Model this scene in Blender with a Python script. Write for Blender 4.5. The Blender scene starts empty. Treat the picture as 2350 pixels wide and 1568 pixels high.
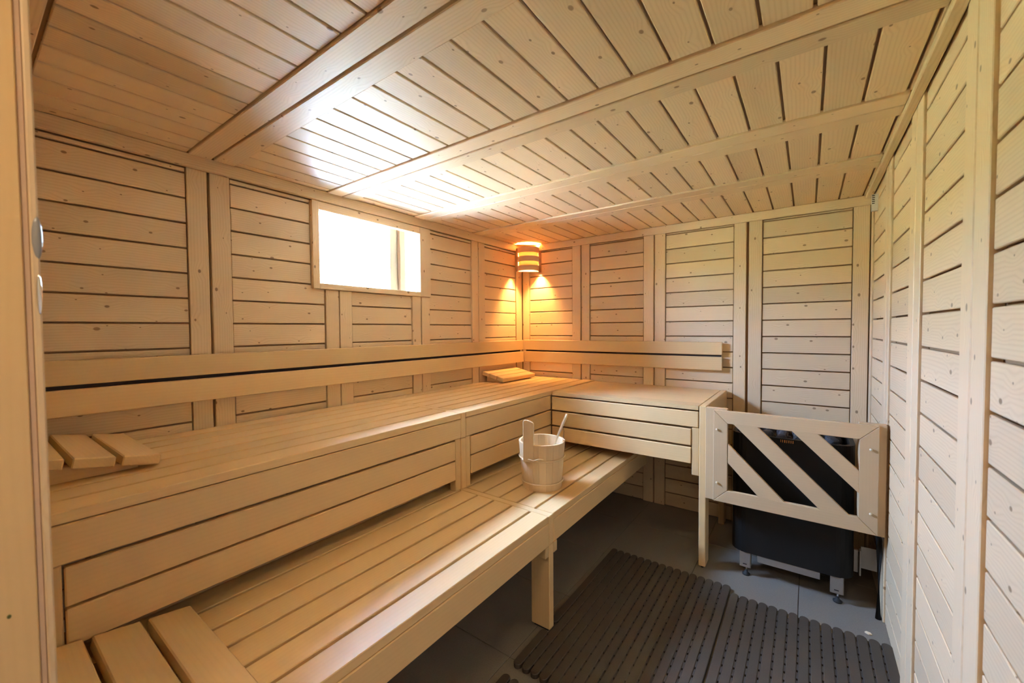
import bpy, bmesh, math, random
from mathutils import Vector, Matrix
random.seed(7)
S = bpy.context.scene
C = S.collection

# ------------------------------------------------------------------ camera
H = 1.317                                   # eye height above the tiled floor
cd = bpy.data.cameras.new('camera')
cam = bpy.data.objects.new('camera', cd); C.objects.link(cam)
cd.sensor_width = 36.0; cd.sensor_fit = 'HORIZONTAL'
cd.lens = 935.926*36/2350
cd.clip_start = 0.01
yw, pt, rl = -.627402, -.0300815, -.00730989
fw = Vector((math.sin(yw)*math.cos(pt), math.cos(yw)*math.cos(pt), math.sin(pt)))
rt = Vector((math.cos(yw), -math.sin(yw), 0)); up = rt.cross(fw)
rt2 = math.cos(rl)*rt + math.sin(rl)*up; up2 = -math.sin(rl)*rt + math.cos(rl)*up
m = Matrix((rt2, up2, -fw)).transposed().to_4x4(); m.translation = Vector((0, 0, H))
cam.matrix_world = m
cd.dof.use_dof = True; cd.dof.focus_distance = 2.1; cd.dof.aperture_fstop = 4.0
S.camera = cam

# ------------------------------------------------------------------ daylight
SKY = 47.0
w = bpy.data.worlds.new('hazy_sky'); S.world = w; w.use_nodes = True
nt = w.node_tree; bg = nt.nodes['Background']
# overcast luminance: zenith three times the horizon
tc = nt.nodes.new('ShaderNodeTexCoord'); sx = nt.nodes.new('ShaderNodeSeparateXYZ'); nt.links.new(tc.outputs['Generated'], sx.inputs[0])
mx_ = nt.nodes.new('ShaderNodeMath'); mx_.operation = 'MAXIMUM'; mx_.inputs[1].default_value = 0.0; nt.links.new(sx.outputs['Z'], mx_.inputs[0])
ma = nt.nodes.new('ShaderNodeMath'); ma.operation = 'MULTIPLY_ADD'; ma.inputs[1].default_value = SKY*0.667; ma.inputs[2].default_value = SKY*0.333
nt.links.new(mx_.outputs[0], ma.inputs[0]); nt.links.new(ma.outputs[0], bg.inputs['Strength'])
bg.inputs['Color'].default_value = (0.62, 0.95, 1.60, 1)
# sun high behind the house: it reaches the yard in front of the window, not the room
sl_ = bpy.data.lights.new('sun', 'SUN'); sl_.energy = 1750.0; sl_.angle = 0.02; sl_.color = (0.86, 0.97, 1.15)
so = bpy.data.objects.new('sun', sl_); C.objects.link(so)
so.rotation_euler = Vector((-0.70, 0.18, -0.70)).to_track_quat('-Z', 'Y').to_euler()
# sampling portal in the window opening (adds no light of its own)
pl = bpy.data.lights.new('window_portal', 'AREA'); pl.shape = 'RECTANGLE'; pl.size = 0.40; pl.size_y = 0.71
po = bpy.data.objects.new('window_portal', pl); C.objects.link(po)
po.location = (-2.165, 1.517, 1.765); po.rotation_euler = (0, -math.pi/2, 0)
pl.cycles.is_portal = True
# warm ceiling lamp of the hall behind the open door
hl = bpy.data.lights.new('hall_lamp', 'AREA'); hl.shape = 'RECTANGLE'; hl.size = 0.5; hl.size_y = 0.5
hl.energy = 3.4; hl.color = (1.0, 0.75, 0.47)
ho = bpy.data.objects.new('hall_lamp', hl); C.objects.link(ho)
ho.location = (-0.30, -0.62, 2.28)
S.view_settings.view_transform = 'Standard'; S.view_settings.look = 'None'
S.view_settings.gamma = 1.0; S.view_settings.use_curve_mapping = False
S.view_settings.exposure = 2.22
cy = S.cycles
cy.max_bounces = 12; cy.diffuse_bounces = 8; cy.glossy_bounces = 4; cy.transmission_bounces = 6; cy.transparent_max_bounces = 8
cy.sample_clamp_indirect = 6.0; cy.caustics_reflective = False; cy.caustics_refractive = False
cy.use_denoising = True

# ------------------------------------------------------------------ materials
def base_mat(name):
    mt = bpy.data.materials.new(name); mt.use_nodes = True
    return mt, mt.node_tree.nodes, mt.node_tree.links, mt.node_tree.nodes['Principled BSDF']
def plain(name, col, rough=0.5, metal=0.0, bump=0, bscale=200, var=0.0, spec=0.5):
    mt, N, L, p = base_mat(name)
    p.inputs['Roughness'].default_value = rough; p.inputs['Metallic'].default_value = metal
    p.inputs['Specular IOR Level'].default_value = spec
    tc = N.new('ShaderNodeTexCoord'); nz = N.new('ShaderNodeTexNoise'); nz.inputs['Scale'].default_value = bscale
    nz.inputs['Detail'].default_value = 3; L.new(tc.outputs['Object'], nz.inputs['Vector'])
    mx = N.new('ShaderNodeMixRGB'); mx.inputs[1].default_value = (*[c*(1-var) for c in col], 1); mx.inputs[2].default_value = (*[min(1, c*(1+var)) for c in col], 1)
    L.new(nz.outputs[0], mx.inputs[0]); L.new(mx.outputs[0], p.inputs['Base Color'])
    if bump:
        b = N.new('ShaderNodeBump'); b.inputs['Strength'].default_value = bump; b.inputs['Distance'].default_value = 0.002
        L.new(nz.outputs[0], b.inputs['Height']); L.new(b.outputs[0], p.inputs['Normal'])
    return mt
def wood(name, axis, light, dark, knot=None, rw=0.5, knotty=0.5, ring=26, contrast=0.5, rough=0.42, spec=0.4, vary=0.10):
    """board timber whose grain runs along the given local axis; every board gets its own offset and tone"""
    mt, N, L, p = base_mat(name)
    tc = N.new('ShaderNodeTexCoord'); oi = N.new('ShaderNodeObjectInfo')
    off = N.new('ShaderNodeMath'); off.operation = 'MULTIPLY'; off.inputs[1].default_value = 37.0
    L.new(oi.outputs['Random'], off.inputs[0])
    ad = N.new('ShaderNodeVectorMath'); ad.operation = 'ADD'
    L.new(tc.outputs['Object'], ad.inputs[0]); L.new(off.outputs[0], ad.inputs[1])
    def scaled(along, across):
        v = N.new('ShaderNodeVectorMath'); v.operation = 'MULTIPLY'
        s = [across]*3; s['xyz'.index(axis)] = along
        v.inputs[1].default_value = s; L.new(ad.outputs[0], v.inputs[0]); return v.outputs[0]
    def mth(op, a, b=None, c=None):
        n = N.new('ShaderNodeMath'); n.operation = op
        for i, q in enumerate((a, b, c)):
            if q is None: continue
            if isinstance(q, (int, float)): n.inputs[i].default_value = q
            else: L.new(q, n.inputs[i])
        return n.outputs[0]
    sp = N.new('ShaderNodeSeparateXYZ'); L.new(ad.outputs[0], sp.inputs[0])
    al = sp.outputs['xyz'.index(axis)]; o1, o2 = [sp.outputs[i] for i in range(3) if 'xyz'[i] != axis]
    ac = mth('ADD', o1, o2)
    cb = N.new('ShaderNodeCombineXYZ'); L.new(mth('MULTIPLY', al, 7.0), cb.inputs[0]); L.new(mth('MULTIPLY', ac, 10.5), cb.inputs[1])
    vo = N.new('ShaderNodeTexVoronoi'); vo.voronoi_dimensions = '2D'; vo.inputs['Scale'].default_value = 1.0
    L.new(cb.outputs[0], vo.inputs['Vector'])
    kd = vo.outputs['Distance']
    halo = mth('MULTIPLY', mth('SUBTRACT', 1.0, mth('MINIMUM', mth('MULTIPLY', kd, 3.2), 1.0)), 9.0)
    n1 = N.new('ShaderNodeTexNoise'); n1.inputs['Scale'].default_value = 1.0; n1.inputs['Detail'].default_value = 1.0
    n1.inputs['Roughness'].default_value = 0.4
    L.new(scaled(1.1, 6.5), n1.inputs['Vector'])
    val = mth('ADD', mth('MULTIPLY', ac, ring*24.0), mth('MULTIPLY', n1.outputs[0], 30.0))
    if knot: val = mth('ADD', val, halo)
    sn = mth('SINE', val)
    rg = mth('POWER', mth('MULTIPLY', mth('ADD', sn, 1.0), 0.5), 2.2)
    n2 = N.new('ShaderNodeTexNoise'); n2.inputs['Scale'].default_value = 1.0; n2.inputs['Detail'].default_value = 3.0
    L.new(scaled(6.0, 260.0), n2.inputs['Vector'])
    n3 = N.new('ShaderNodeTexNoise'); n3.inputs['Scale'].default_value = 1.0; n3.inputs['Detail'].default_value = 2.0
    L.new(scaled(1.3, 4.0), n3.inputs['Vector'])
    f = mth('ADD', mth('MULTIPLY', rg, rw), mth('MULTIPLY', n2.outputs[0], 0.35))
    f = mth('ADD', f, mth('MULTIPLY', mth('SUBTRACT', n3.outputs[0], 0.5), 0.45))
    f = mth('MULTIPLY', f, contrast)
    mx = N.new('ShaderNodeMixRGB'); mx.use_clamp = True
    mx.inputs[1].default_value = (*light, 1); mx.inputs[2].default_value = (*dark, 1); L.new(f, mx.inputs[0])
    tone = mth('ADD', mth('MULTIPLY', mth('SUBTRACT', oi.outputs['Random'], 0.5), vary*2), 1.0)
    hv = N.new('ShaderNodeHueSaturation'); L.new(mx.outputs[0], hv.inputs['Color']); L.new(tone, hv.inputs['Value'])
    col = hv.outputs[0]
    if knot:
        sc = N.new('ShaderNodeSeparateColor'); L.new(vo.outputs['Color'], sc.inputs[0])
        some = mth('LESS_THAN', sc.outputs[0], knotty)
        size = mth('ADD', mth('MULTIPLY', mth('POWER', sc.outputs[1], 2.0), 0.055), 0.024)
        kn = mth('MULTIPLY', mth('SUBTRACT', 1.0, mth('MINIMUM', mth('DIVIDE', kd, size), 1.0)), 3.0)
        kn = mth('MULTIPLY', mth('MINIMUM', kn, 1.0), mth('MULTIPLY', some, 0.8))
        mk = N.new('ShaderNodeMixRGB'); L.new(kn, mk.inputs[0]); L.new(col, mk.inputs[1]); mk.inputs[2].default_value = (*knot, 1)
        col = mk.outputs[0]
    L.new(col, p.inputs['Base Color'])
    p.inputs['Specular IOR Level'].default_value = spec
    rr = mth('ADD', mth('MULTIPLY', n2.outputs[0], 0.12), rough-0.06); L.new(rr, p.inputs['Roughness'])
    b = N.new('ShaderNodeBump'); b.inputs['Strength'].default_value = 0.12; b.inputs['Distance'].default_value = 0.001
    L.new(mth('ADD', mth('MULTIPLY', rg, 0.4), n2.outputs[0]), b.inputs['Height']); L.new(b.outputs[0], p.inputs['Normal'])
    return mt
SPL, SPD, KN = (0.75, 0.567, 0.358), (0.545, 0.362, 0.186), (0.20, 0.10, 0.04)
SPR = {a: wood('spruce_'+a, a, SPL, SPD, KN, knotty=0.8, contrast=0.5, rough=0.48, spec=0.5) for a in 'xyz'}
ASL, ASD = (0.70, 0.485, 0.245), (0.51, 0.32, 0.135)
ASP = {a: wood('aspen_'+a, a, ASL, ASD, None, 0.22, ring=20, contrast=0.34, rough=0.45, spec=0.35, vary=0.08) for a in 'xyz'}
GRD = {a: wood('alder_'+a, a, (0.58, 0.415, 0.245), (0.45, 0.30, 0.16), None, 0.22, ring=20, contrast=0.3, rough=0.45, spec=0.35, vary=0.05) for a in 'xyz'}
DRK = {a: wood('smoked_ply_'+a, a, (0.45, 0.27, 0.15), (0.30, 0.16, 0.08), None, contrast=0.5) for a in 'xyz'}
PAIL = wood('pail_pine', 'z', (0.68, 0.50, 0.30), (0.52, 0.35, 0.18), None, 0.35, ring=30, contrast=0.45, vary=0.06)
BACKING = plain('backing_wood', (0.36, 0.21, 0.10), 0.7, var=0.1, bscale=20)
TILE = plain('floor_tile', (0.21, 0.18, 0.15), 0.45, var=0.18, bscale=160, bump=0.05)
GROUT = plain('grout', (0.11, 0.09, 0.075), 0.9, var=0.1)
MATB = plain('brown_duckboard', (0.060, 0.043, 0.029), 0.65, var=0.15, bscale=300, bump=0.1)
MATD = plain('dark_duckboard', (0.045, 0.033, 0.025), 0.7, var=0.1)
BLACK = plain('black_enamel', (0.0075, 0.006, 0.0045), 0.6, var=0.1, spec=0.3)
STEEL = plain('galvanised_steel', (0.36, 0.32, 0.28), 0.42, 0.6, var=0.08, bscale=60)
CHROME = plain('chrome', (0.75, 0.77, 0.78), 0.12, 1.0)
RUBBER = plain('black_rubber', (0.015, 0.015, 0.015), 0.7)
STONE = plain('dark_stone', (0.055, 0.055, 0.06), 0.8, var=0.35, bscale=60, bump=0.5)
WHITE = plain('white_paint', (0.82, 0.82, 0.80), 0.5, var=0.02)
PLASTIC = plain('pale_plastic', (0.72, 0.68, 0.62), 0.45, var=0.02)
SLOT = plain('slot_dark', (0.03, 0.02, 0.02), 0.8)
CORD = plain('dark_cord', (0.03, 0.02, 0.015), 0.9)
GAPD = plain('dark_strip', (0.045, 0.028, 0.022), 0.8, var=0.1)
SEAL = plain('seal_strip', (0.58, 0.40, 0.27), 0.5, var=0.05)
COPPER = plain('copper_fin', (0.75, 0.36, 0.14), 0.25, 1.0)
PINW = plain('pale_dowel', (0.80, 0.68, 0.48), 0.5, var=0.05)
GREEN = plain('green_spot', (0.09, 0.10, 0.02), 0.7)
HALLW = plain('hall_plaster', (0.70, 0.66, 0.60), 0.8, var=0.03)
def glass_mat():
    mt, N, L, p = base_mat('window_glass'); N.remove(p)
    o = [n for n in N if n.type == 'OUTPUT_MATERIAL'][0]
    t = N.new('ShaderNodeBsdfTransparent'); g = N.new('ShaderNodeBsdfGlossy'); g.inputs['Roughness'].default_value = 0.02
    fr = N.new('ShaderNodeFresnel'); fr.inputs['IOR'].default_value = 1.3
    mx = N.new('ShaderNodeMixShader'); L.new(fr.outputs[0], mx.inputs[0]); L.new(t.outputs[0], mx.inputs[1]); L.new(g.outputs[0], mx.inputs[2])
    L.new(mx.outputs[0], o.inputs[0]); return mt
GLASS = glass_mat()
mt, N_, L_, p_ = base_mat('clear_plastic'); p_.inputs['Base Color'].default_value = (.9, .9, .92, 1); p_.inputs['Roughness'].default_value = .08
p_.inputs['Transmission Weight'].default_value = .7; CLEAR = mt
mt, N_, L_, p_ = base_mat('lit_bulb'); p_.inputs['Base Color'].default_value = (1, .8, .5, 1)
p_.inputs['Emission Color'].default_value = (1, .52, .17, 1); p_.inputs['Emission Strength'].default_value = 900; BULB = mt
mt, N_, L_, p_ = base_mat('lit_shade'); N_.remove(p_)
t_ = N_.new('ShaderNodeBsdfTranslucent'); t_.inputs[0].default_value = (.85, .62, .36, 1); d_ = N_.new('ShaderNodeBsdfDiffuse'); d_.inputs[0].default_value = (.8, .62, .4, 1)
x_ = N_.new('ShaderNodeMixShader'); x_.inputs[0].default_value = 0.72; L_.new(t_.outputs[0], x_.inputs[1]); L_.new(d_.outputs[0], x_.inputs[2])
L_.new(x_.outputs[0], [n for n in N_ if n.type == 'OUTPUT_MATERIAL'][0].inputs[0]); SHADE = mt
RINGW = {a: wood('lamp_ply_'+a, a, (0.72, 0.50, 0.31), (0.55, 0.36, 0.20), None, contrast=0.4) for a in 'xyz'}

# ------------------------------------------------------------------ builders
def thing(name, label, cat, loc=(0, 0, 0), rotz=0, group=None):
    o = bpy.data.objects.new(name, None); C.objects.link(o); o.empty_display_size = 0.05
    o.location = loc; o.rotation_euler = (0, 0, rotz); o['label'] = label; o['category'] = cat
    if group: o['group'] = group
    return o
def struct(name, mesh=None, loc=(0, 0, 0)):
    o = bpy.data.objects.new(name, mesh); C.objects.link(o); o.location = loc; o['kind'] = 'structure'; return o
def link(name, me, parent, loc=(0, 0, 0), rot=(0, 0, 0), label=None):
    o = bpy.data.objects.new(name, me); C.objects.link(o); o.parent = parent
    o.location = loc; o.rotation_euler = rot
    if label: o['label'] = label
    return o
CACHE = {}
def chamfer_mesh(d, b, mat):
    key = (tuple(round(q*2000) for q in d), round(b*10000), mat.name)
    if key in CACHE: return CACHE[key]
    hx, hy, hz = [q/2 for q in d]; b = min(b, hx*.9, hy*.9, hz*.9)
    bm = bmesh.new()
    if b <= 0:
        bmesh.ops.create_cube(bm, size=1.0, matrix=Matrix.Diagonal((d[0], d[1], d[2], 1)))
    else:
        V = {}
        for sx in (-1, 1):
            for sy in (-1, 1):
                for sz in (-1, 1):
                    V[sx, sy, sz, 0] = bm.verts.new((sx*hx, sy*(hy-b), sz*(hz-b)))
                    V[sx, sy, sz, 1] = bm.verts.new((sx*(hx-b), sy*hy, sz*(hz-b)))
                    V[sx, sy, sz, 2] = bm.verts.new((sx*(hx-b), sy*(hy-b), sz*hz))
        R = ((-1, -1), (1, -1), (1, 1), (-1, 1))
        for s in (-1, 1):
            bm.faces.new([V[s, p, q, 0] for p, q in R]); bm.faces.new([V[p, s, q, 1] for p, q in R]); bm.faces.new([V[p, q, s, 2] for p, q in R])
        for p in (-1, 1):
            for q in (-1, 1):
                bm.faces.new([V[p, q, -1, 0], V[p, q, 1, 0], V[p, q, 1, 1], V[p, q, -1, 1]])
                bm.faces.new([V[p, -1, q, 0], V[p, 1, q, 0], V[p, 1, q, 2], V[p, -1, q, 2]])
                bm.faces.new([V[-1, p, q, 1], V[1, p, q, 1], V[1, p, q, 2], V[-1, p, q, 2]])
                for s in (-1, 1): bm.faces.new([V[p, q, s, 0], V[p, q, s, 1], V[p, q, s, 2]])
        bmesh.ops.recalc_face_normals(bm, faces=bm.faces)
    me = bpy.data.meshes.new('board'); bm.to_mesh(me); bm.free(); me.materials.append(mat)
    CACHE[key] = me; return me
def off(parent):
    return Vector(parent.location) if parent else Vector((0, 0, 0))
def board(name, parent, mat, x0, x1, y0, y1, z0, z1, b=0.0025, label=None):
    """chamfered board between two corners; with a dict of materials the grain follows the longest side"""
    d = (abs(x1-x0), abs(y1-y0), abs(z1-z0))
    if isinstance(mat, dict): mat = mat['xyz'[max(range(3), key=lambda i: d[i])]]
    c = Vector(((x0+x1)/2, (y0+y1)/2, (z0+z1)/2))
    return link(name, chamfer_mesh(d, b, mat), parent, c-off(parent), label=label)
def mesh_from(bm, mat, smooth=False, name='part'):
    bmesh.ops.recalc_face_normals(bm, faces=bm.faces)
    me = bpy.data.meshes.new(name); bm.to_mesh(me); bm.free(); me.materials.append(mat)
    if smooth:
        for f in me.polygons: f.use_smooth = True
    return me
def add_box(bm, x0, x1, y0, y1, z0, z1):
    bmesh.ops.create_cube(bm, size=1.0, matrix=Matrix.Translation(((x0+x1)/2, (y0+y1)/2, (z0+z1)/2)) @ Matrix.Diagonal((x1-x0, y1-y0, z1-z0, 1)))
def prism(pts, h0, h1, axis='z', b=0.0):
    """extrude a polygon; pts in the two other axes"""
    bm = bmesh.new()
    def P(u, v, h): return {'z': (u, v, h), 'y': (u, h, v), 'x': (h, u, v)}[axis]
    lo = [bm.verts.new(P(u, v, h0)) for u, v in pts]; hi = [bm.verts.new(P(u, v, h1)) for u, v in pts]
    bm.faces.new(lo); bm.faces.new(hi[::-1])
    for i in range(len(pts)): bm.faces.new([lo[i], lo[(i+1) % len(pts)], hi[(i+1) % len(pts)], hi[i]])
    bmesh.ops.recalc_face_normals(bm, faces=bm.faces)
    if b: bmesh.ops.bevel(bm, geom=list(bm.edges), offset=b, segments=1, affect='EDGES')
    return bm
def lathe(prof, n=32, a0=0, a1=2*math.pi):
    bm = bmesh.new(); full = abs(a1-a0-2*math.pi) < 1e-6; cols = n if full else n+1
    ring = [[bm.verts.new((r*math.cos(a0+(a1-a0)*i/n), r*math.sin(a0+(a1-a0)*i/n), z)) for r, z in prof] for i in range(cols)]
    for i in range(n):
        A = ring[i]; B = ring[(i+1) % cols]
        for j in range(len(prof)-1): bm.faces.new([A[j], B[j], B[j+1], A[j+1]])
    return bm
def tube(pts, r, n=8, closed=False):
    bm = bmesh.new(); P = [Vector(q) for q in pts]; rings = []
    for i, p in enumerate(P):
        a = P[i-1] if (i or closed) else P[0]; c = P[(i+1) % len(P)] if (i < len(P)-1 or closed) else P[-1]
        t = (c-a).normalized(); u = t.cross(Vector((0, 0, 1)))
        if u.length < 1e-3: u = t.cross(Vector((0, 1, 0)))
        u.normalize(); v = t.cross(u)
        rr = r[i] if isinstance(r, (list, tuple)) else r
        rings.append([bm.verts.new(p + rr*(math.cos(2*math.pi*k/n)*u + math.sin(2*math.pi*k/n)*v)) for k in range(n)])
    for i in range(len(P)-(0 if closed else 1)):
        A = rings[i]; B = rings[(i+1) % len(P)]
        for k in range(n): bm.faces.new([A[k], A[(k+1) % n], B[(k+1) % n], B[k]])
    if not closed: bm.faces.new(rings[0]); bm.faces.new(rings[-1][::-1])
    return bm

# ------------------------------------------------------------------ room shell
XL, XLP = -2.118, -2.1255       # left wall: batten face, plank face
YB, YBP = 3.085, 3.0925         # back wall
XR, XRP = 0.285, 0.2925         # right wall
ZC = 2.062                     # ceiling planks
PITCH, GAP = 0.1053, 0.0072
def ladder(z0, lo, hi):
    """plank edges between lo and hi for a joint at z0"""
    kk = math.floor((lo-z0)/PITCH); e = [z0+PITCH*i for i in range(kk, kk+40)]
    e = [q for q in e if lo+0.012 < q < hi-0.012]
    return list(zip([lo]+e, e+[hi]))
def planks_left(y0, y1, lo, hi):
    for a, b in ladder(0.931, lo, hi):
        board('plank', wl, SPR['y'], XLP-0.012, XLP, y0+0.003, y1-0.003, a+GAP/2, b-GAP/2, 0.002)
def batten_left(y0, y1, lo, hi):
    board('batten', wl, SPR['z'], XL-0.028, XL, y0, y1, lo, hi, 0.002)
bm = bmesh.new()
for a in ((-0.05, 1.14, 0, 2.12), (1.91, 3.16, 0, 2.12), (1.14, 1.91, 0, 1.55), (1.14, 1.91, 1.98, 2.12)):
    add_box(bm, -2.165, -2.143, *a)
wl = struct('wall_left', mesh_from(bm, BACKING))
ZT = 2.008
planks_left(0.155, 0.602, 0.0, ZT)
batten_left(0.08, 0.152, 0.0, ZT)
batten_left(0.602, 0.674, 0.0, ZT); batten_left(0.684, 0.760, 0.0, ZT)
planks_left(0.761, 1.203, 0.0, 1.5628); planks_left(0.761, 1.131, 1.5628, ZT)
batten_left(1.204, 1.280, 0.0, 1.540); batten_left(1.286, 1.360, 0.0, 1.540)
planks_left(1.361, 1.803, 0.0, 1.541)
batten_left(1.804, 1.876, 0.0, 1.541); batten_left(1.884, 1.956, 0.0, 1.540)
planks_left(1.957, 2.397, 0.0, ZT)
batten_left(2.398, 2.471, 0.0, ZT); batten_left(2.477, 2.554, 0.0, ZT)
planks_left(2.555, 2.992, 0.0, ZT)
batten_left(2.993, YB-0.002, 0.0, ZT)
# back wall
bm = bmesh.new(); add_box(bm, -2.165, 0.35, 3.112, 3.135, 0, 2.12)
wb = struct('wall_back', mesh_from(bm, BACKING))
def planks_back(x0, x1):
    for a, b in ladder(0.942, 0.0, ZT):
        board('plank', wb, SPR['x'], x0+0.003, x1-0.003, YBP, YBP+0.011, a+GAP/2, b-GAP/2, 0.002)
def batten_back(x0, x1): board('batten', wb, SPR['z'], x0, x1, YB, YB+0.026, 0.0, ZT, 0.002)
XBC = -2.113
batten_back(XBC, -2.042); planks_back(-2.042, -1.608)
batten_back(-1.607, -1.531); batten_back(-1.522, -1.450); planks_back(-1.449, -1.008)
batten_back(-1.007, -0.933); batten_back(-0.924, -0.849); planks_back(-0.848, -0.404)
batten_back(-0.403, -0.332); batten_back(-0.317, -0.243); planks_back(-0.242, 0.207)
batten_back(0.208, 0.281)
# right wall
bm = bmesh.new(); add_box(bm, 0.312, 0.335, -0.05, 3.135, 0, 2.12)
wr = struct('wall_right', mesh_from(bm, BACKING))
def planks_right(y0, y1):
    for a, b in ladder(0.935, 0.0, ZC):
        board('plank', wr, SPR['y'], XRP, XRP+0.011, y0+0.003, y1-0.003, a+GAP/2, b-GAP/2, 0.002)
def batten_right(y0, y1): board('batten', wr, SPR['z'], XR, XR+0.026, y0, y1, 0.0, ZC-0.002, 0.002)
batten_right(3.018, YB-0.003); planks_right(2.563, 3.017)
batten_right(2.484, 2.562); batten_right(2.400, 2.477); planks_right(1.985, 2.399)
batten_right(1.902, 1.984); batten_right(1.811, 1.893); planks_right(1.375, 1.810)
batten_right(1.300, 1.374); batten_right(1.206, 1.292); planks_right(0.775, 1.205)
batten_right(0.692, 0.774); batten_right(0.606, 0.684); planks_right(0.160, 0.605)
batten_right(0.082, 0.158)
# front wall beside the doorway (x from the left wall to the jamb) and over it
bm = bmesh.new(); add_box(bm, -2.165, -0.955, 0.0, 0.062, 0, 2.12); add_box(bm, -0.955, 0.335, 0.0, 0.062, 2.035, 2.12)
wf = struct('wall_front', mesh_from(bm, BACKING))
for a, b in ladder(0.937, 0.0, ZC):
    board('plank', wf, SPR['x'], XL+0.002, -0.96, 0.064, 0.078, a+GAP/2, b-GAP/2, 0.002)
# ceiling
bm = bmesh.new(); add_box(bm, -2.165, 0.335, -0.05, 3.135, ZC+0.014, ZC+0.05)
ce = struct('ceiling', mesh_from(bm, BACKING))
CP = 0.1085
def planks_ceil(y0, y1, x0):
    e = [x0-CP*i for i in range(-1, 23)]; e = sorted(q for q in e if -2.10 < q < 0.27)
    e = [-2.118]+e+[0.298]
    for a, b in zip(e, e[1:]):
        if b-a < 0.02: continue
        board('plank', ce, SPR['y'], a+GAP/2+.0005, b-GAP/2-.0005, y0+0.003, y1-0.003, ZC, ZC+0.013, 0.002)
def beam(y0, y1): board('batten', ce, SPR['x'], -2.0935, 0.2555, y0, y1, ZC-0.007, ZC+0.012, 0.0025)
beam(0.080, 0.150); planks_ceil(0.158, 0.603, 0.126)
beam(0.604, 0.683); beam(0.693, 0.772); planks_ceil(0.773, 1.210, 0.114)
beam(1.211, 1.293); beam(1.302, 1.375); planks_ceil(1.376, 1.806, 0.139)
beam(1.807, 1.888); beam(1.893, 1.973); planks_ceil(1.974, 2.382, 0.140)
beam(2.383, 2.464); beam(2.470, 2.552); planks_ceil(2.553, 3.090, 0.139)
# ceiling trims
t = struct('trim_1'); board('batten', t, SPR['y'], XL, -2.094, 0.080, YB, 2.006, 2.0605, 0.003)
t = struct('trim_2'); board('batten', t, SPR['x'], -2.094, 0.2835, 3.068, YB+0.001, 2.006, 2.0605, 0.003)
t = struct('trim_3'); board('batten', t, SPR['y'], 0.256, XR, 0.080, 3.0675, 2.040, 2.061, 0.003)
# floor
bm = bmesh.new(); add_box(bm, -2.20, 0.37, -1.84, 3.135, -0.05, -0.003)
fl = struct('floor', mesh_from(bm, GROUT))
T = 0.467
for i in range(-5, 2):
    for j in range(-7, 4):
        x0 = max(-0.021+T*i, -2.16); x1 = min(-0.021+T*(i+1), 0.315); y0 = max(1.285+T*j, -1.78); y1 = min(1.285+T*(j+1), 3.13)
        if x1-x0 > 0.02 and y1-y0 > 0.02:
            board('tile', fl, TILE, x0+0.0015, x1-0.0015, y0+0.0015, y1-0.0015, -0.012, 0.0, 0.0008)
# hall behind the doorway
bm = bmesh.new()
add_box(bm, -2.2, -2.165, -1.8, 0.0, 0, 2.35); add_box(bm, 0.335, 0.37, -1.8, -0.05, 0, 2.35); add_box(bm, -2.2, 0.37, -1.84, -1.8, 0, 2.35)
add_box(bm, -2.2, 0.37, -1.84, 0.0, 2.33, 2.36); add_box(bm, -2.2, 0.37, -0.03, 0.0, 2.12, 2.35)
struct('wall_hall', mesh_from(bm, HALLW))
# ---- doorway: left jamb close to the lens, seal strip, pale edge bead, catch
dj = struct('door_1')
board('jamb', dj, ASP['z'], -0.955, -0.870, -0.14, 0.0625, 0.0, 2.035, 0.0015)
board('seal', dj, SEAL, -0.955, -0.8725, 0.063, 0.0685, 0.0, 2.035, 0.0005, 'pinkish brown seal strip')
board('edge_bead', dj, SPR['z'], -0.955, -0.869, 0.069, 0.0775, 0.0, 2.035, 0.002)
board('lintel', dj, ASP['x'], -0.870, 0.30, -0.14, 0.080, 2.036, 2.10, 0.0015)

# ------------------------------------------------------------------ window
wn = struct('window_1', None, (-2.11, 1.52, 1.765))
XW = -2.104
board('frame_left', wn, SPR['z'], XL-0.03, XW, 1.131, 1.168, 1.541, 2.004, 0.002)
board('frame_bottom', wn, SPR['y'], XL-0.03, XW-0.001, 1.1685, 1.884, 1.5405, 1.571, 0.002)
board('frame_top', wn, SPR['y'], XL-0.03, XW-0.001, 1.1685, 1.864, 1.960, 2.004, 0.002)
board('frame_right', wn, SPR['z'], XL-0.03, XW, 1.8645, 1.956, 1.5415, 2.004, 0.002)
# white lined reveal and the house window outside it
for nm, a in (('reveal', (-2.36, -2.166, 1.02, 1.04, 1.34, 2.46)), ('reveal', (-2.36, -2.166, 2.30, 2.32, 1.34, 2.46)),
              ('reveal', (-2.36, -2.166, 1.04, 2.30, 1.32, 1.34)), ('reveal', (-2.36, -2.166, 1.04, 2.30, 2.44, 2.46))):
    board(nm, wn, WHITE, *a, 0.001)
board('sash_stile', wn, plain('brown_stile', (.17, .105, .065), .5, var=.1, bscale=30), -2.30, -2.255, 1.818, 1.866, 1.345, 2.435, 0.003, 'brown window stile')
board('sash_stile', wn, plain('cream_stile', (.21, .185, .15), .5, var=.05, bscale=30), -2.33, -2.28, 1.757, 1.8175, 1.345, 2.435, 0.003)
board('gasket', wn, STEEL, -2.325, -2.29, 1.736, 1.739, 1.345, 2.435, 0.0)
board('pane', wn, GLASS, -2.312, -2.308, 1.045, 1.736, 1.345, 2.435, 0.0)
board('pane', wn, GLASS, -2.312, -2.308, 1.867, 2.295, 1.345, 2.435, 0.0)
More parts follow.
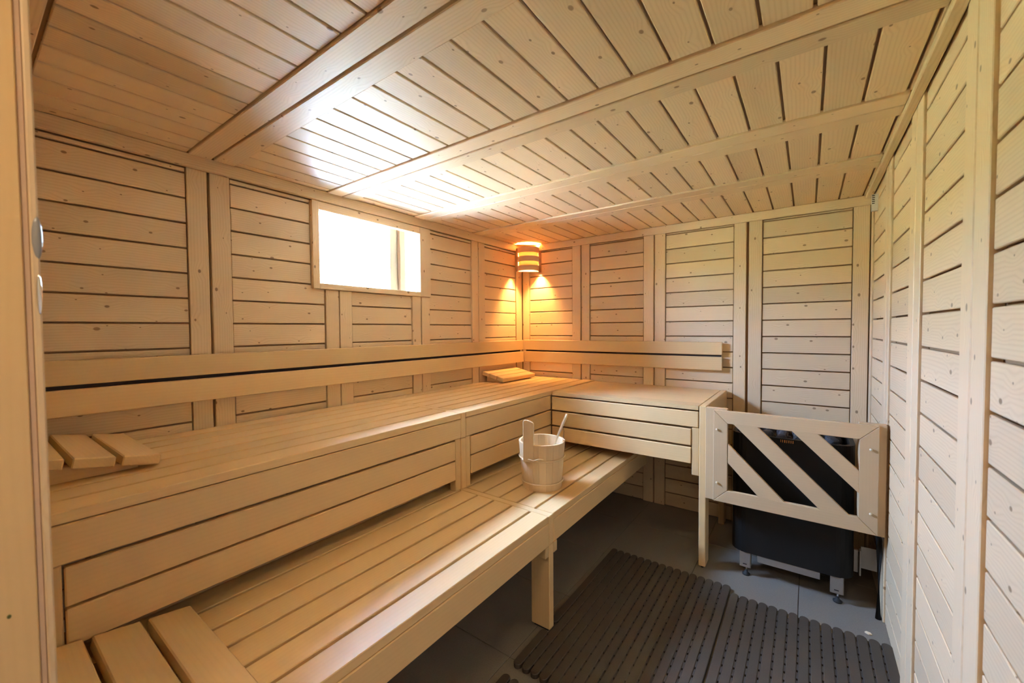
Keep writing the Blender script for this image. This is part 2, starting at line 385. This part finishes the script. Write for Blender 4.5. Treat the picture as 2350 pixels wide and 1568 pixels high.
# house wall round the window, ground outside
bm = bmesh.new()
for a in ((-1.84, 1.02, -0.4, 2.7), (2.32, 3.6, -0.4, 2.7), (1.02, 2.32, -0.4, 1.32), (1.02, 2.32, 2.46, 2.7)):
    add_box(bm, -2.36, -2.30, *a)
add_box(bm, -2.36, 0.6, -1.84, 3.6, 2.62, 2.74)
struct('wall_outside', mesh_from(bm, HALLW))
SNOW = plain('pale_yard', (0.80, 0.80, 0.80), 0.9, var=0.05, bscale=3)
BLOCKER = plain('dark_blocker', (0.045, 0.055, 0.03), 0.9, var=0.5, bscale=14, bump=0.6)  # dark surface of the added light blocker outside
bm = bmesh.new(); add_box(bm, -60, -2.36, -50, 50, -0.5, -0.4); struct('ground', mesh_from(bm, SNOW))
bm = bmesh.new(); rh = random.Random(3)
for i in range(60):
    add_box(bm, -0.5+rh.uniform(-.06, .06), 0.5+rh.uniform(-.06, .06), -18+i*0.6, -17.4+i*0.6, -0.02, 3.35+rh.uniform(-.06, .06))
struct('horizon_blocker', mesh_from(bm, BLOCKER), (-10.6, 1.5, -0.4))  # unseen hedge-like block, added to cut off light from the low sky

# ------------------------------------------------------------------ benches
ZU, ZL = 0.897, 0.510
XF = -1.405
def slats_y(par, edges, y0, y1, z, th=0.028, g=0.011):
    for a, b in zip(edges, edges[1:]):
        board('slat', par, ASP['y'], a+g/2, b-g/2, y0, y1, z-th, z, 0.002)
def leg_foot(par, x0, x1, y0, y1):
    board('foot', par, RUBBER, x0+0.012, x1-0.012, y0+0.006, y1-0.006, 0.0, 0.010, 0.001)
UE = [-1.401, -1.508, -1.610, -1.711, -1.812, -1.913, -2.014, -2.114]
# upper bench, near part
u = thing('upper_bench', 'long upper sauna bench under the window, near section with slats closed by an end board', 'bench', (-1.76, 0.8, 0))
slats_y(u, UE[::-1], 0.095, 1.496, ZU)
board('fascia_board', u, ASP['y'], XF-0.022, XF, 0.122, 1.496, 0.772, 0.866, 0.003)
board('fascia_board', u, ASP['y'], XF-0.022, XF, 0.142, 1.455, 0.669, 0.763, 0.003)
board('fascia_board', u, ASP['y'], XF-0.022, XF, 0.142, 1.455, 0.569, 0.662, 0.003)
board('end_board', u, ASP['x'], -2.112, XF+0.001, 1.4965, 1.531, 0.770, ZU+0.001, 0.003)
board('end_post', u, ASP['z'], XF-0.075, XF+0.001, 1.4965, 1.531, ZL+0.0005, 0.7695, 0.003)
board('upright', u, ASP['z'], XF-0.045, XF-0.004, 1.458, 1.496, ZL+0.0005, 0.7715, 0.003)
board('upright', u, ASP['z'], XF-0.045, XF-0.003, 0.080, 0.1385, ZL+0.0005, 0.7715, 0.003)
for yy in (0.40, 1.1): board('bearer', u, ASP['x'], -2.112, XF-0.024, yy, yy+0.04, 0.80, 0.868, 0.002)
board('leg', u, ASP['z'], -2.105, -2.06, 1.4965, 1.531, 0.0, 0.7695, 0.002)
board('leg', u, ASP['z'], -2.105, -2.06, 0.10, 0.14, 0.0, 0.868, 0.002)
# upper bench, corner part
u = thing('upper_bench', 'upper sauna bench in the corner under the wall lamp, slats running to the back wall', 'bench', (-1.76, 2.3, 0))
slats_y(u, UE[::-1], 1.535, 3.078, ZU)
board('fascia_board', u, ASP['y'], XF-0.022, XF, 1.535, 2.384, 0.772, 0.866, 0.003)
board('fascia_board', u, ASP['y'], XF-0.022, XF, 1.571, 2.384, 0.669, 0.763, 0.003)
board('fascia_board', u, ASP['y'], XF-0.022, XF, 1.571, 2.384, 0.569, 0.662, 0.003)
board('upright', u, ASP['z'], XF-0.045, XF-0.004, 1.5325, 1.568, ZL+0.0005, 0.7715, 0.003)
for yy in (1.9, 2.40, 2.9): board('bearer', u, ASP['x'], -2.112, XF-0.024, yy, yy+0.04, 0.80, 0.868, 0.002)
board('leg', u, ASP['z'], -2.105, -2.06, 3.03, 3.075, 0.0, 0.868, 0.002)
board('leg', u, ASP['z'], XF-0.07, XF-0.024, 3.03, 3.075, 0.0, 0.868, 0.002)
# right-hand bench along the back wall
r = thing('upper_bench', 'pale upper bench along the back wall ending at the heater guard', 'bench', (-0.93, 2.75, 0))
YF = 2.385
ye = [YF, 2.486, 2.586, 2.686, 2.786, 2.886, 2.986, 3.080]
for a, b in zip(ye, ye[1:]): board('slat', r, ASP['x'], -1.397, -0.478, a+0.0005, b-0.0005, ZU-0.030, ZU-0.006, 0.0008)
board('fascia_board', r, ASP['x'], -1.401, -0.478, YF, YF+0.022, 0.771, 0.858, 0.003)
board('fascia_board', r, ASP['x'], -1.401, -0.515, YF, YF+0.022, 0.667, 0.760, 0.003)
board('fascia_board', r, ASP['x'], -1.401, -0.515, YF, YF+0.022, 0.566, 0.656, 0.003)
board('upright', r, ASP['z'], -0.511, -0.4735, YF+0.004, YF+0.040, 0.503, 0.768, 0.003)
board('side_board', r, ASP['y'], -0.473, -0.438, YF+0.09, 3.078, 0.790, 0.893, 0.003)
board('leg', r, ASP['z'], -0.473, -0.438, YF, YF+0.089, 0.009, 0.893, 0.003)
leg_foot(r, -0.473, -0.438, YF, YF+0.089)
for xx in (-1.0,): board('bearer', r, ASP['y'], xx, xx+0.04, YF+0.023, 3.08, 0.80, 0.866, 0.002)
board('leg', r, ASP['z'], -0.473, -0.438, 3.0, 3.075, 0.0, 0.789, 0.003)
# lower bench
LE = [-1.618, -1.510, -1.404, -1.294, -1.192, -1.088, -0.986, -0.888]
XLF = -0.890
lo = thing('lower_bench', 'long lower sauna bench in front, slats closed by a cross board above a leg', 'bench', (-1.15, 0.8, 0))
slats_y(lo, LE, 0.10, 1.489, ZL)
board('fascia_board', lo, ASP['y'], XLF-0.022, XLF, 0.10, 1.488, 0.382, 0.4815, 0.003)
board('cross_board', lo, ASP['x'], -1.615, XLF+0.001, 1.4895, 1.5245, 0.386, ZL+0.001, 0.003)
board('leg', lo, ASP['z'], -0.984, XLF+0.001, 1.4895, 1.5245, 0.010, 0.3855, 0.003)
leg_foot(lo, -0.984, XLF, 1.4895, 1.5245)
board('support_block', lo, ASP['z'], XLF-0.03, XLF+0.0005, 1.460, 1.489, 0.337, 0.3815, 0.002)
board('leg', lo, ASP['z'], -1.61, -1.52, 1.4895, 1.5245, 0.0, 0.3855, 0.003)
board('leg', lo, ASP['z'], -0.984, XLF-0.024, 0.11, 0.145, 0.0, 0.4815, 0.003)
board('leg', lo, ASP['z'], -1.61, -1.52, 0.11, 0.145, 0.0, 0.4815, 0.003)
board('bearer', lo, ASP['x'], -1.61, XLF-0.024, 0.8, 0.84, 0.42, 0.4815, 0.002)
lb = thing('lower_bench', 'lower sauna bench carrying the wooden bucket, running under the back bench', 'bench', (-1.15, 2.2, 0))
slats_y(lb, LE, 1.5285, 2.80, ZL)
board('fascia_board', lb, ASP['y'], XLF-0.022, XLF, 1.5285, 2.80, 0.384, 0.4815, 0.003)
board('support_block', lb, ASP['z'], XLF-0.03, XLF+0.0005, 1.528, 1.557, 0.336, 0.3835, 0.002)
board('bearer', lb, ASP['x'], -1.61, XLF-0.024, 2.05, 2.09, 0.42, 0.4815, 0.002)
board('leg', lb, ASP['z'], -1.61, -1.52, 2.76, 2.80, 0.0, 0.4815, 0.003)
# ------------------------------------------------------------------ backrests
k1 = thing('backrest', 'long two-board wooden backrest rail on the window wall', 'backrest', (-2.09, 1.6, 1.02))
board('rail', k1, ASP['y'], -2.102, -2.080, 0.16, 3.048, 1.132, 1.219, 0.003)
board('rail', k1, ASP['y'], -2.102, -2.080, 0.16, 3.048, 1.022, 1.117, 0.003)
board('gap_darkener', k1, GAPD, XL+0.0005, -2.106, 0.16, 3.03, 1.105, 1.146, 0.001, 'dark strip added to darken the gap')  # strip added so the gap between the rails comes out dark
for yy in (0.64, 1.84, 2.43):
    for za, zb in ((1.03, 1.100), (1.150, 1.21)): board('spacer', k1, ASP['z'], XL+0.0005, -2.1025, yy, yy+0.04, za, zb, 0.001)
k2 = thing('backrest', 'short two-board backrest rail on the back wall over the pale bench', 'backrest', (-1.3, 3.06, 1.02))
board('rail', k2, ASP['x'], -2.0795, -0.464, 3.050, 3.068, 1.132, 1.220, 0.003)
board('rail', k2, ASP['x'], -2.0795, -0.464, 3.050, 3.068, 1.026, 1.119, 0.003)
board('gap_darkener', k2, GAPD, -2.07, -0.475, 3.0715, YB-0.0005, 1.108, 1.144, 0.001, 'dark strip added to darken the gap')  # added here too, to darken the gap on the back wall
for xx in (-1.54, -0.95):
    for za, zb in ((1.03, 1.103), (1.149, 1.21)): board('spacer', k2, ASP['z'], xx, xx+0.04, 3.0685, YB-0.0005, za, zb, 0.001)

# ------------------------------------------------------------------ headrests
def headrest(label, loc, rotz, length, widths, gap, low, slope, th=0.030):
    """slats run along local x; the board rises along local -y from its low front edge at y = 0"""
    h = thing('headrest', label, 'headrest', loc, rotz, 'wedge headrests on the benches')
    tot = sum(widths)+gap*(len(widths)-1)
    ang = math.atan(slope); y = 0.0
    for wd in widths:
        me = chamfer_mesh((length, wd, th), 0.003, ASP['x'])
        yc = y-wd/2; zc = low+(-yc)*slope-th/2
        link('slat', me, h, (0, yc, zc), (-ang, 0, 0)); y -= wd+gap
    for sx in (-1, 1):
        u0 = sx*(length/2-0.055); pts = [(-0.045, 0.0), (-tot+0.01, 0.0), (-tot+0.01, low+(tot-0.01)*slope-th-0.001), (-0.045, low+0.045*slope-th-0.001)]
        link('wedge', mesh_from(prism(pts, u0-0.012, u0+0.012, 'x', 0.001), ASP['y']), h)
    return h
headrest('slatted wooden headrest at the left end of the upper bench', (-1.86, 0.377, ZU+0.001), 0, 0.455, (0.088, 0.088, 0.088), 0.014, 0.036, 0.19)
headrest('slatted wooden headrest in the orange lamplight in the back corner', (-1.897, 2.725, ZU+0.001), -math.pi/2, 0.45, (0.066, 0.066, 0.066), 0.007, 0.038, 0.22)
headrest('slatted wooden headrest on the lower bench at the bottom left', (-1.17, 0.375, ZL+0.0015), 0, 0.455, (0.092, 0.090, 0.088), 0.014, 0.036, 0.17)

# ------------------------------------------------------------------ wooden bucket and ladle
BX, BY = -1.105, 1.781
bk = thing('bucket', 'small wooden stave bucket with one tall stave handle on the lower bench', 'bucket', (BX, BY, ZL+0.0005))
NS = 20; RB, RT, HB = 0.100, 0.119, 0.235
view = math.atan2(-BY, -BX)
def stave_mesh(a0, a1, h0, h1, th=0.012, out=0.0, n=3, tap=0.0):
    bm = bmesh.new(); rows = []
    for i in range(n+1):
        a = a0+(a1-a0)*i/n; row = []
        for z in (h0, h1):
            R = RB+(RT-RB)*z/HB+out
            row += [bm.verts.new((R*math.cos(a), R*math.sin(a), z)), bm.verts.new(((R-th)*math.cos(a), (R-th)*math.sin(a), z))]
        rows.append(row)
    for A, B in zip(rows, rows[1:]):
        bm.faces.new([A[0], B[0], B[2], A[2]]); bm.faces.new([A[1], A[3], B[3], B[1]])
        bm.faces.new([A[2], B[2], B[3], A[3]]); bm.faces.new([A[0], A[1], B[1], B[0]])
    for r_ in (rows[0], rows[-1]): bm.faces.new([r_[0], r_[2], r_[3], r_[1]])
    return mesh_from(bm, PAIL, False)
HA = view-0.60        # the tall handle stave, towards the lens and left
for i in range(NS):
    a = HA+2*math.pi*(i-0.5)/NS+0.003; b = HA+2*math.pi*(i+0.5)/NS-0.003
    link('stave', stave_mesh(a, b, 0.0, HB, 0.012, random.uniform(-0.0006, 0.0006)), bk)
bm = lathe([(0.001, 0.012), (RB-0.011, 0.012), (RB-0.011, 0.022), (0.001, 0.022)], 32); link('base', mesh_from(bm, PAIL), bk)
# flat handle board fixed over the tall side, its lower end tucked under the hoop
def handle_mesh():
    pts = [(-0.027, 0.150), (0.027, 0.150), (0.027, 0.340), (0.023, 0.347), (0.010, 0.353), (-0.008, 0.358), (-0.020, 0.357), (-0.026, 0.350)]
    return mesh_from(prism(pts, -0.0075, 0.0075, 'y', 0.0015), PAIL)
hd = link('handle', handle_mesh(), bk, (0.1175*math.cos(HA), 0.1175*math.sin(HA), 0), (0, 0, HA+math.pi/2+0.40))
for zz in (0.156, 0.036):
    R = RB+(RT-RB)*zz/HB+0.004
    pts = [(R*math.cos(q*2*math.pi/48), R*math.sin(q*2*math.pi/48), zz) for q in range(48)]
    link('hoop', mesh_from(tube(pts, 0.0042, 8, True), PAIL, True), bk)
pts = []
for q in range(11):
    a = HA-0.35+q*0.10; R = RB+(RT-RB)*0.156/HB+0.010
    pts.append((R*math.cos(a), R*math.sin(a), 0.163-0.004*math.sin(q*1.3)+0.0015*q-0.008))
link('hoop_splice', mesh_from(tube(pts, 0.004, 6), PAIL, True), bk)
# ladle
ld = thing('ladle', 'wooden ladle with a flat pale handle and a dark hanging cord leaning in the bucket', 'ladle', (BX, BY, ZL+0.024))
vd = Vector((BX, BY, 0)).normalized(); lat = Vector((vd.y, -vd.x, 0))     # away from the lens / to the right
p0 = lat*0.005-vd*0.02+Vector((0, 0, 0.052)); p1 = lat*0.128+vd*0.0+Vector((0, 0, 0.345))
d = (p1-p0).normalized(); sid = (vd*0.96+lat*0.28).normalized(); sid = (sid-d*sid.dot(d)).normalized(); nrm = d.cross(sid)
bm = bmesh.new(); Ls = (p1-p0).length
rows = []
for s_, hw in ((0, 0.011), (0.55, 0.012), (0.8, 0.022), (0.95, 0.023), (1.0, 0.012)):
    c = p0+d*Ls*s_
    rows.append([bm.verts.new(c+sid*sx*hw+nrm*sz*0.004) for sx, sz in ((-1, -1), (1, -1), (1, 1), (-1, 1))])
for A, B in zip(rows, rows[1:]):
    for q in range(4): bm.faces.new([A[q], A[(q+1) % 4], B[(q+1) % 4], B[q]])
bm.faces.new(rows[0]); bm.faces.new(rows[-1][::-1])
link('handle', mesh_from(bm, PINW), ld)
bowl = lathe([(0.001, 0.0), (0.030, 0.002), (0.040, 0.018), (0.044, 0.050), (0.040, 0.050), (0.036, 0.020), (0.026, 0.008), (0.001, 0.007)], 20)
bw = link('bowl', mesh_from(bowl, PAIL, True), ld, tuple(p0+Vector((0, 0, -0.052))-lat*0.02), (0.0, 0, 0))
c = p0+d*Ls*0.80+sid*0.022
pts = [c, c+lat*0.006+Vector((0, 0, -0.03)), c+lat*0.004+Vector((0, 0, -0.06)), c+lat*0.012+Vector((0, 0, -0.09)), c+lat*0.012+Vector((0, 0, -0.115))]
link('cord', mesh_from(tube(pts, 0.0014, 6), CORD, True), ld)

# ------------------------------------------------------------------ heater guard
GY = 2.343
gd = thing('heater_guard', 'wooden heater guard with mitred frame and three diagonal slats', 'guard', (-0.07, GY, 0.40))
gx0, gx1, gz0, gz1, gw = -0.395, 0.257, 0.405, 0.886, 0.066
def poly(name, pts, y0, y1, mat, b=0.002, label=None):
    cx = sum(p[0] for p in pts)/len(pts); cz = sum(p[1] for p in pts)/len(pts)
    me = mesh_from(prism([(p[0]-cx, p[1]-cz) for p in pts], y0-GY, y1-GY, 'y', b), mat)
    return link(name, me, gd, (cx-gd.location.x, 0, cz-gd.location.z), label=label)
gp = 0.0004
poly('frame_rail', [(gx0+gp, gz1), (gx1-gp, gz1), (gx1-gw-gp, gz1-gw), (gx0+gw+gp, gz1-gw)], GY, GY+0.022, GRD['x'])
poly('frame_rail', [(gx0+gp, gz0), (gx1-gp, gz0), (gx1-gw-gp, gz0+gw), (gx0+gw+gp, gz0+gw)], GY, GY+0.022, GRD['x'])
poly('frame_stile', [(gx0, gz0+gp), (gx0, gz1-gp), (gx0+gw, gz1-gw-gp), (gx0+gw, gz0+gw+gp)], GY, GY+0.022, GRD['z'])
poly('frame_stile', [(gx1, gz0+gp), (gx1, gz1-gp), (gx1-gw, gz1-gw-gp), (gx1-gw, gz0+gw+gp)], GY, GY+0.022, GRD['z'])
ix0, ix1, iz0, iz1 = gx0+gw, gx1-gw, gz0+gw, gz1-gw
def sl(q): return (q[0]*1.02, H+(q[1]-H)*1.02)
for pp in ([(-0.297, .832), (-0.193, .832), (0.160, .484), (0.056, .484)], [(-0.056, .832), (0.043, .832), (0.188, .691), (0.188, .593)], [(-0.320, .728), (-0.320, .630), (-0.184, .486), (-0.079, .486)]):
    P = [sl(q) for q in pp]
    if P[1][1] < P[0][1] and len(pp) == 4 and abs(pp[0][0]-pp[1][0]) < 1e-6: P = [P[0], P[3], P[2], P[1]]
    poly('diagonal_slat', P, GY+0.0005, GY+0.0195, GRD['x'], 0.0015)
for a in ((-0.437, -0.334, 0.400, 0.892), (0.190, 0.284, 0.396, 0.889)):
    board('wall_board', gd, GRD['z'], a[0], a[1], GY+0.0225, YF+0.018, a[2], a[3], 0.002)
for kx, kz in ((-0.378, .786), (-0.377, .506), (0.229, .781), (0.232, .498)):
    bm = lathe([(0.0005, -0.010), (0.004, -0.010), (0.0055, -0.007), (0.0055, -0.003), (0.004, 0.002), (0.0005, 0.002)], 12)
    link('peg', mesh_from(bm, PINW, True), gd, (kx-gd.location.x, 0, kz-gd.location.z), (-math.pi/2, 0, 0))

# ------------------------------------------------------------------ sauna heater
ht = thing('sauna_heater', 'black floor-standing sauna heater on adjustable steel feet behind the wooden guard', 'heater', (-0.065, 2.72, 0))
def rrect(x0, x1, y0, y1, r, n=6):
    P = []
    for cx, cy, a in ((x1-r, y1-r, 0), (x0+r, y1-r, 90), (x0+r, y0+r, 180), (x1-r, y0+r, 270)):
        for i in range(n+1): P.append((cx+r*math.cos(math.radians(a+90*i/n)), cy+r*math.sin(math.radians(a+90*i/n))))
    return P
hx0, hx1, hy0, hy1 = -0.325, 0.190, 2.445, 2.95
bm = bmesh.new()
ro = rrect(hx0, hx1, hy0, hy1, 0.07); ri = rrect(hx0+0.02, hx1-0.02, hy0+0.02, hy1-0.02, 0.055)
loops = []
for pts, z in ((ri, 0.135), (ro, 0.125), (ro, 0.757), (ri, 0.757), (ri, 0.67)):
    loops.append([bm.verts.new((x-ht.location.x, y-ht.location.y, z)) for x, y in pts])
for A, B in zip(loops, loops[1:]):
    for i in range(len(A)): bm.faces.new([A[i], A[(i+1) % len(A)], B[(i+1) % len(A)], B[i]])
bm.faces.new(loops[0]); bm.faces.new(loops[-1])
link('body', mesh_from(bm, BLACK), ht)
board('tray', ht, STEEL, -0.200, 0.062, 2.447, 2.60, 0.089, 0.124, 0.001, 'light steel strip under the black body')
for fx in (0.126, -0.256):
    b_ = board('foot_bracket', ht, STEEL, fx-0.025, fx+0.024, 2.449, 2.453, 0.044, 0.126, 0.0005, 'bare steel foot bracket')
    me = chamfer_mesh((0.003, 0.034, 0.082), 0, STEEL); link('bracket_side', me, b_, (0.026, 0.017, 0))
    me = chamfer_mesh((0.018, 0.001, 0.005), 0, SLOT); link('slot', me, b_, (0.0, -0.0025, -0.025))
    link('foot_screw', mesh_from(tube([(fx-ht.location.x+0.005, 2.462-ht.location.y, 0.012), (fx-ht.location.x+0.005, 2.462-ht.location.y, 0.06)], 0.0045, 10), CHROME, True), ht, label='shiny threaded foot screw')
    bm = lathe([(0.0005, 0.0), (0.018, 0.0), (0.019, 0.006), (0.010, 0.012), (0.006, 0.022), (0.0005, 0.022)], 16)
    link('foot_pad', mesh_from(bm, RUBBER, True), ht, (fx-ht.location.x+0.005, 2.462-ht.location.y, 0))
for fx in (0.126, -0.256): board('rear_foot', ht, STEEL, fx-0.025, fx+0.025, 2.88, 2.91, 0.0, 0.128, 0.001)
board('terminal_cover', ht, STEEL, 0.1905, 0.206, 2.50, 2.515, 0.150, 0.255, 0.001)
board('terminal_cover', ht, STEEL, 0.210, 0.216, 2.485, 2.515, 0.143, 0.262, 0.001)
board('terminal_plate', ht, STEEL, 0.2165, 0.276, 2.515, 2.519, 0.168, 0.272, 0.001, 'steel terminal plate beside the body')
for q in range(7):
    board('vent_fin', ht, COPPER, -0.105+q*0.0085, -0.102+q*0.0085, 2.4435, 2.4445, 0.738, 0.752, 0.0, None)
# cable conduit at the wall corner of the heater
cv = thing('cable_conduit', 'dark shiny cable conduit on the wall below the guard', 'conduit', (0.272, 2.42, 0.0))
link('pipe', mesh_from(tube([(0, 0, 0.0), (0, 0, 0.30), (0, 0.02, 0.345), (0, 0.06, 0.36)], 0.0105, 14), BLACK, True), cv)
# stones
def stone_mesh(seed):
    rnd = random.Random(seed); bm = bmesh.new(); bmesh.ops.create_icosphere(bm, subdivisions=2, radius=1.0)
    ax = [Vector((rnd.uniform(-1, 1), rnd.uniform(-1, 1), rnd.uniform(-1, 1))).normalized() for _ in range(9)]
    for v in bm.verts:
        for a in ax:
            dd = v.co.dot(a)
            if dd > 0.72: v.co -= a*(dd-0.72)
    me = mesh_from(bm, STONE); return me
SM = [stone_mesh(q) for q in range(6)]
cnt = 0
for layer, z in ((0, 0.703), (1, 0.742)):
    nx, ny = (7, 7) if layer == 0 else (6, 6)
    for i in range(nx):
        for j in range(ny):
            x_ = hx0+0.055+(hx1-hx0-0.11)*i/(nx-1)*(1 if layer == 0 else 0.834)+(0 if layer == 0 else 0.033)+random.uniform(-.002, .002)
            y_ = hy0+0.055+(hy1-hy0-0.11)*j/(ny-1)*(1 if layer == 0 else 0.834)+(0 if layer == 0 else 0.033)+random.uniform(-.002, .002)
            o = bpy.data.objects.new('sauna_stone', SM[cnt % 6]); C.objects.link(o)
            o.location = (x_, y_, z+random.uniform(-.006, .010)); o.rotation_euler = (random.uniform(0, 6), random.uniform(0, 6), random.uniform(0, 6))
            s_ = random.uniform(0.029, 0.0325); o.scale = (s_, s_*random.uniform(.8, 1), s_*random.uniform(.75, .95))
            o['label'] = 'dark grey rough stone heaped on top of the black heater'; o['category'] = 'stone'; o['group'] = 'stones in the sauna heater'
            cnt += 1

# ------------------------------------------------------------------ corner lamp
LM = Vector((-1.990, 3.000, 0)); ang = math.pi/4
lamp = thing('wall_lamp', 'lit corner lamp with three curved plywood rings glowing orange', 'lamp', (LM.x, LM.y, 1.815), ang)
# local x runs along the board (left -> right seen from the room), local -y faces the room
board_me = chamfer_mesh((0.226, 0.014, 0.205), 0.002, DRK['z']); link('backboard', board_me, lamp, (0.004, 0.016, 0.108))
RR = 0.094
for i, (z0, z1) in enumerate(((0.010, 0.055), (0.089, 0.134), (0.167, 0.212))):
    prof = [(RR, z0), (RR, z1), (RR-0.006, z1), (RR-0.006, z0), (RR, z0)]
    bm = lathe(prof, 28, math.pi, 2*math.pi)
    for v in bm.verts: v.co.y *= 0.92
    link('ring', mesh_from(bm, RINGW['x'], False), lamp, (0, 0.006, 0))
bm = lathe([(RR-0.008, 0.012), (RR-0.008, 0.212), (RR-0.0095, 0.212), (RR-0.0095, 0.012), (RR-0.008, 0.012)], 28, math.pi, 2*math.pi)
for v in bm.verts: v.co.y *= 0.92
link('inner_shade', mesh_from(bm, SHADE, True), lamp, (0, 0.006, 0), label='glowing cream inner shade')
bulb = lathe([(0.0005, 0.030), (0.010, 0.026), (0.020, 0.010), (0.022, -0.004), (0.018, -0.018), (0.010, -0.026), (0.0005, -0.028)], 18)
link('bulb', mesh_from(bulb, BULB, True), lamp, (0, -0.036, 0.108))
link('socket', mesh_from(tube([(0, 0.008, 0.108), (0, -0.0155, 0.108)], 0.013, 14), WHITE), lamp)

# ------------------------------------------------------------------ sensor in the corner of the ceiling
sn = thing('sensor', 'small pale wall sensor with vent slots under the ceiling corner', 'sensor', (0.272, 2.80, 1.90))
board('case', sn, PLASTIC, 0.258, 0.2845, 2.800, 2.815, 1.909, 1.996, 0.002)
for q in range(5): board('slot', sn, SLOT, 0.2595, 0.270+0.0006*(q % 2), 2.7985, 2.7997, 1.985-0.0095*q, 1.989-0.0095*q, 0.0)

# ------------------------------------------------------------------ duckboard mats
def mat_slat(length, wd=0.0335, h=0.018):
    pts = []
    for s, a0 in ((1, 0), (-1, 180)):
        for i in range(7):
            a = math.radians(a0+180*i/6); pts.append((wd/2*math.cos(a), s*(length/2-wd/2)+wd/2*math.sin(a)))
    bm = prism(pts, 0.0, h, 'z'); 
    top = [e_ for e_ in bm.edges if all(v.co.z > h-1e-5 for v in e_.verts)]
    bmesh.ops.bevel(bm, geom=top, offset=0.002, segments=1, affect='EDGES')
    return mesh_from(bm, MATB)
def duckboard(label, x0, n, y0, y1, pitch=0.0392, notch=None):
    t = thing('duckboard_mat', label, 'mat', (x0+n*pitch/2, (y0+y1)/2, 0.0005), 0, 'brown slatted mats on the floor')
    me = mat_slat(y1-y0)
    for i in range(n):
        xs = -n*pitch/2+pitch*(i+0.5)
        if notch and i == 0:                                            # cut round the bench leg
            for a, b in ((y0, notch[0]), (notch[1], y1)): link('slat', mat_slat(b-a), t, (xs, (a+b)/2-(y0+y1)/2, 0))
        else: link('slat', me, t, (xs, 0, 0))
    bm = bmesh.new(); ny = int((y1-y0-0.05)/0.045)
    for i in range(n-1):
        gx = -n*pitch/2+pitch*(i+1)
        for j in range(ny):
            yy = -(y1-y0)/2+0.03+0.045*j+0.011*(i % 2)
            add_box(bm, gx-0.0045, gx+0.0045, yy, yy+0.034, 0.003, 0.0155)
    o = link('bridges', mesh_from(bm, MATD), t); o['kind'] = 'stuff'
    return t
duckboard('brown slatted mat beside the lower bench leg, left one of two', -0.922, 16, 1.252, 2.272, notch=(1.478, 1.536))
duckboard('brown slatted mat reaching to the right wall in front of the heater', -0.292, 15, 1.10, 2.218)
duckboard('brown slatted mat cut off by the bottom edge of the photo', -0.918, 4, 0.60, 1.200)
# chip of wood on the tiles
ch = bpy.data.objects.new('wood_chip', mesh_from(prism([(-.012, -.006), (.004, -.009), (.013, 0), (.004, .008), (-.009, .005)], 0, 0.006, 'z', 0.001), PINW)); C.objects.link(ch)
ch.location = (0.226, 2.275, 0.0005); ch.rotation_euler = (0, 0, -0.4); ch['label'] = 'tiny pale wood chip on the grey tiles in front of the heater'; ch['category'] = 'wood chip'
# catch on the jamb
def blob(rx, ry, rz):
    bm = bmesh.new(); bmesh.ops.create_uvsphere(bm, u_segments=20, v_segments=12, radius=1.0, matrix=Matrix.Diagonal((rx, ry, rz, 1))); return bm
def at(px, py, x_):
    dcam = ((px-1175)/935.926, -(py-784)/935.926, 1.0); d_ = dcam[0]*rt2+dcam[1]*up2+dcam[2]*fw
    s_ = x_/d_.x; return Vector((0, 0, H))+d_*s_
q = at(97, 547, -0.868); link('catch', mesh_from(blob(.006, .0055, .030), CLEAR, True), dj, (q.x-0.003, 0.0755, q.z), label='clear rounded door catch')
q = at(94, 660, -0.868); link('catch_pin', mesh_from(blob(.003, .003, .028), CHROME, True), dj, (q.x-0.001, 0.0755, q.z-0.01), label='thin shiny pin below the catch')
q = at(21, 1416, -0.8695); link('stain', mesh_from(blob(.0008, .002, .0028), GREEN, True), dj, (-0.8698, q.y, q.z), label='small green spot')
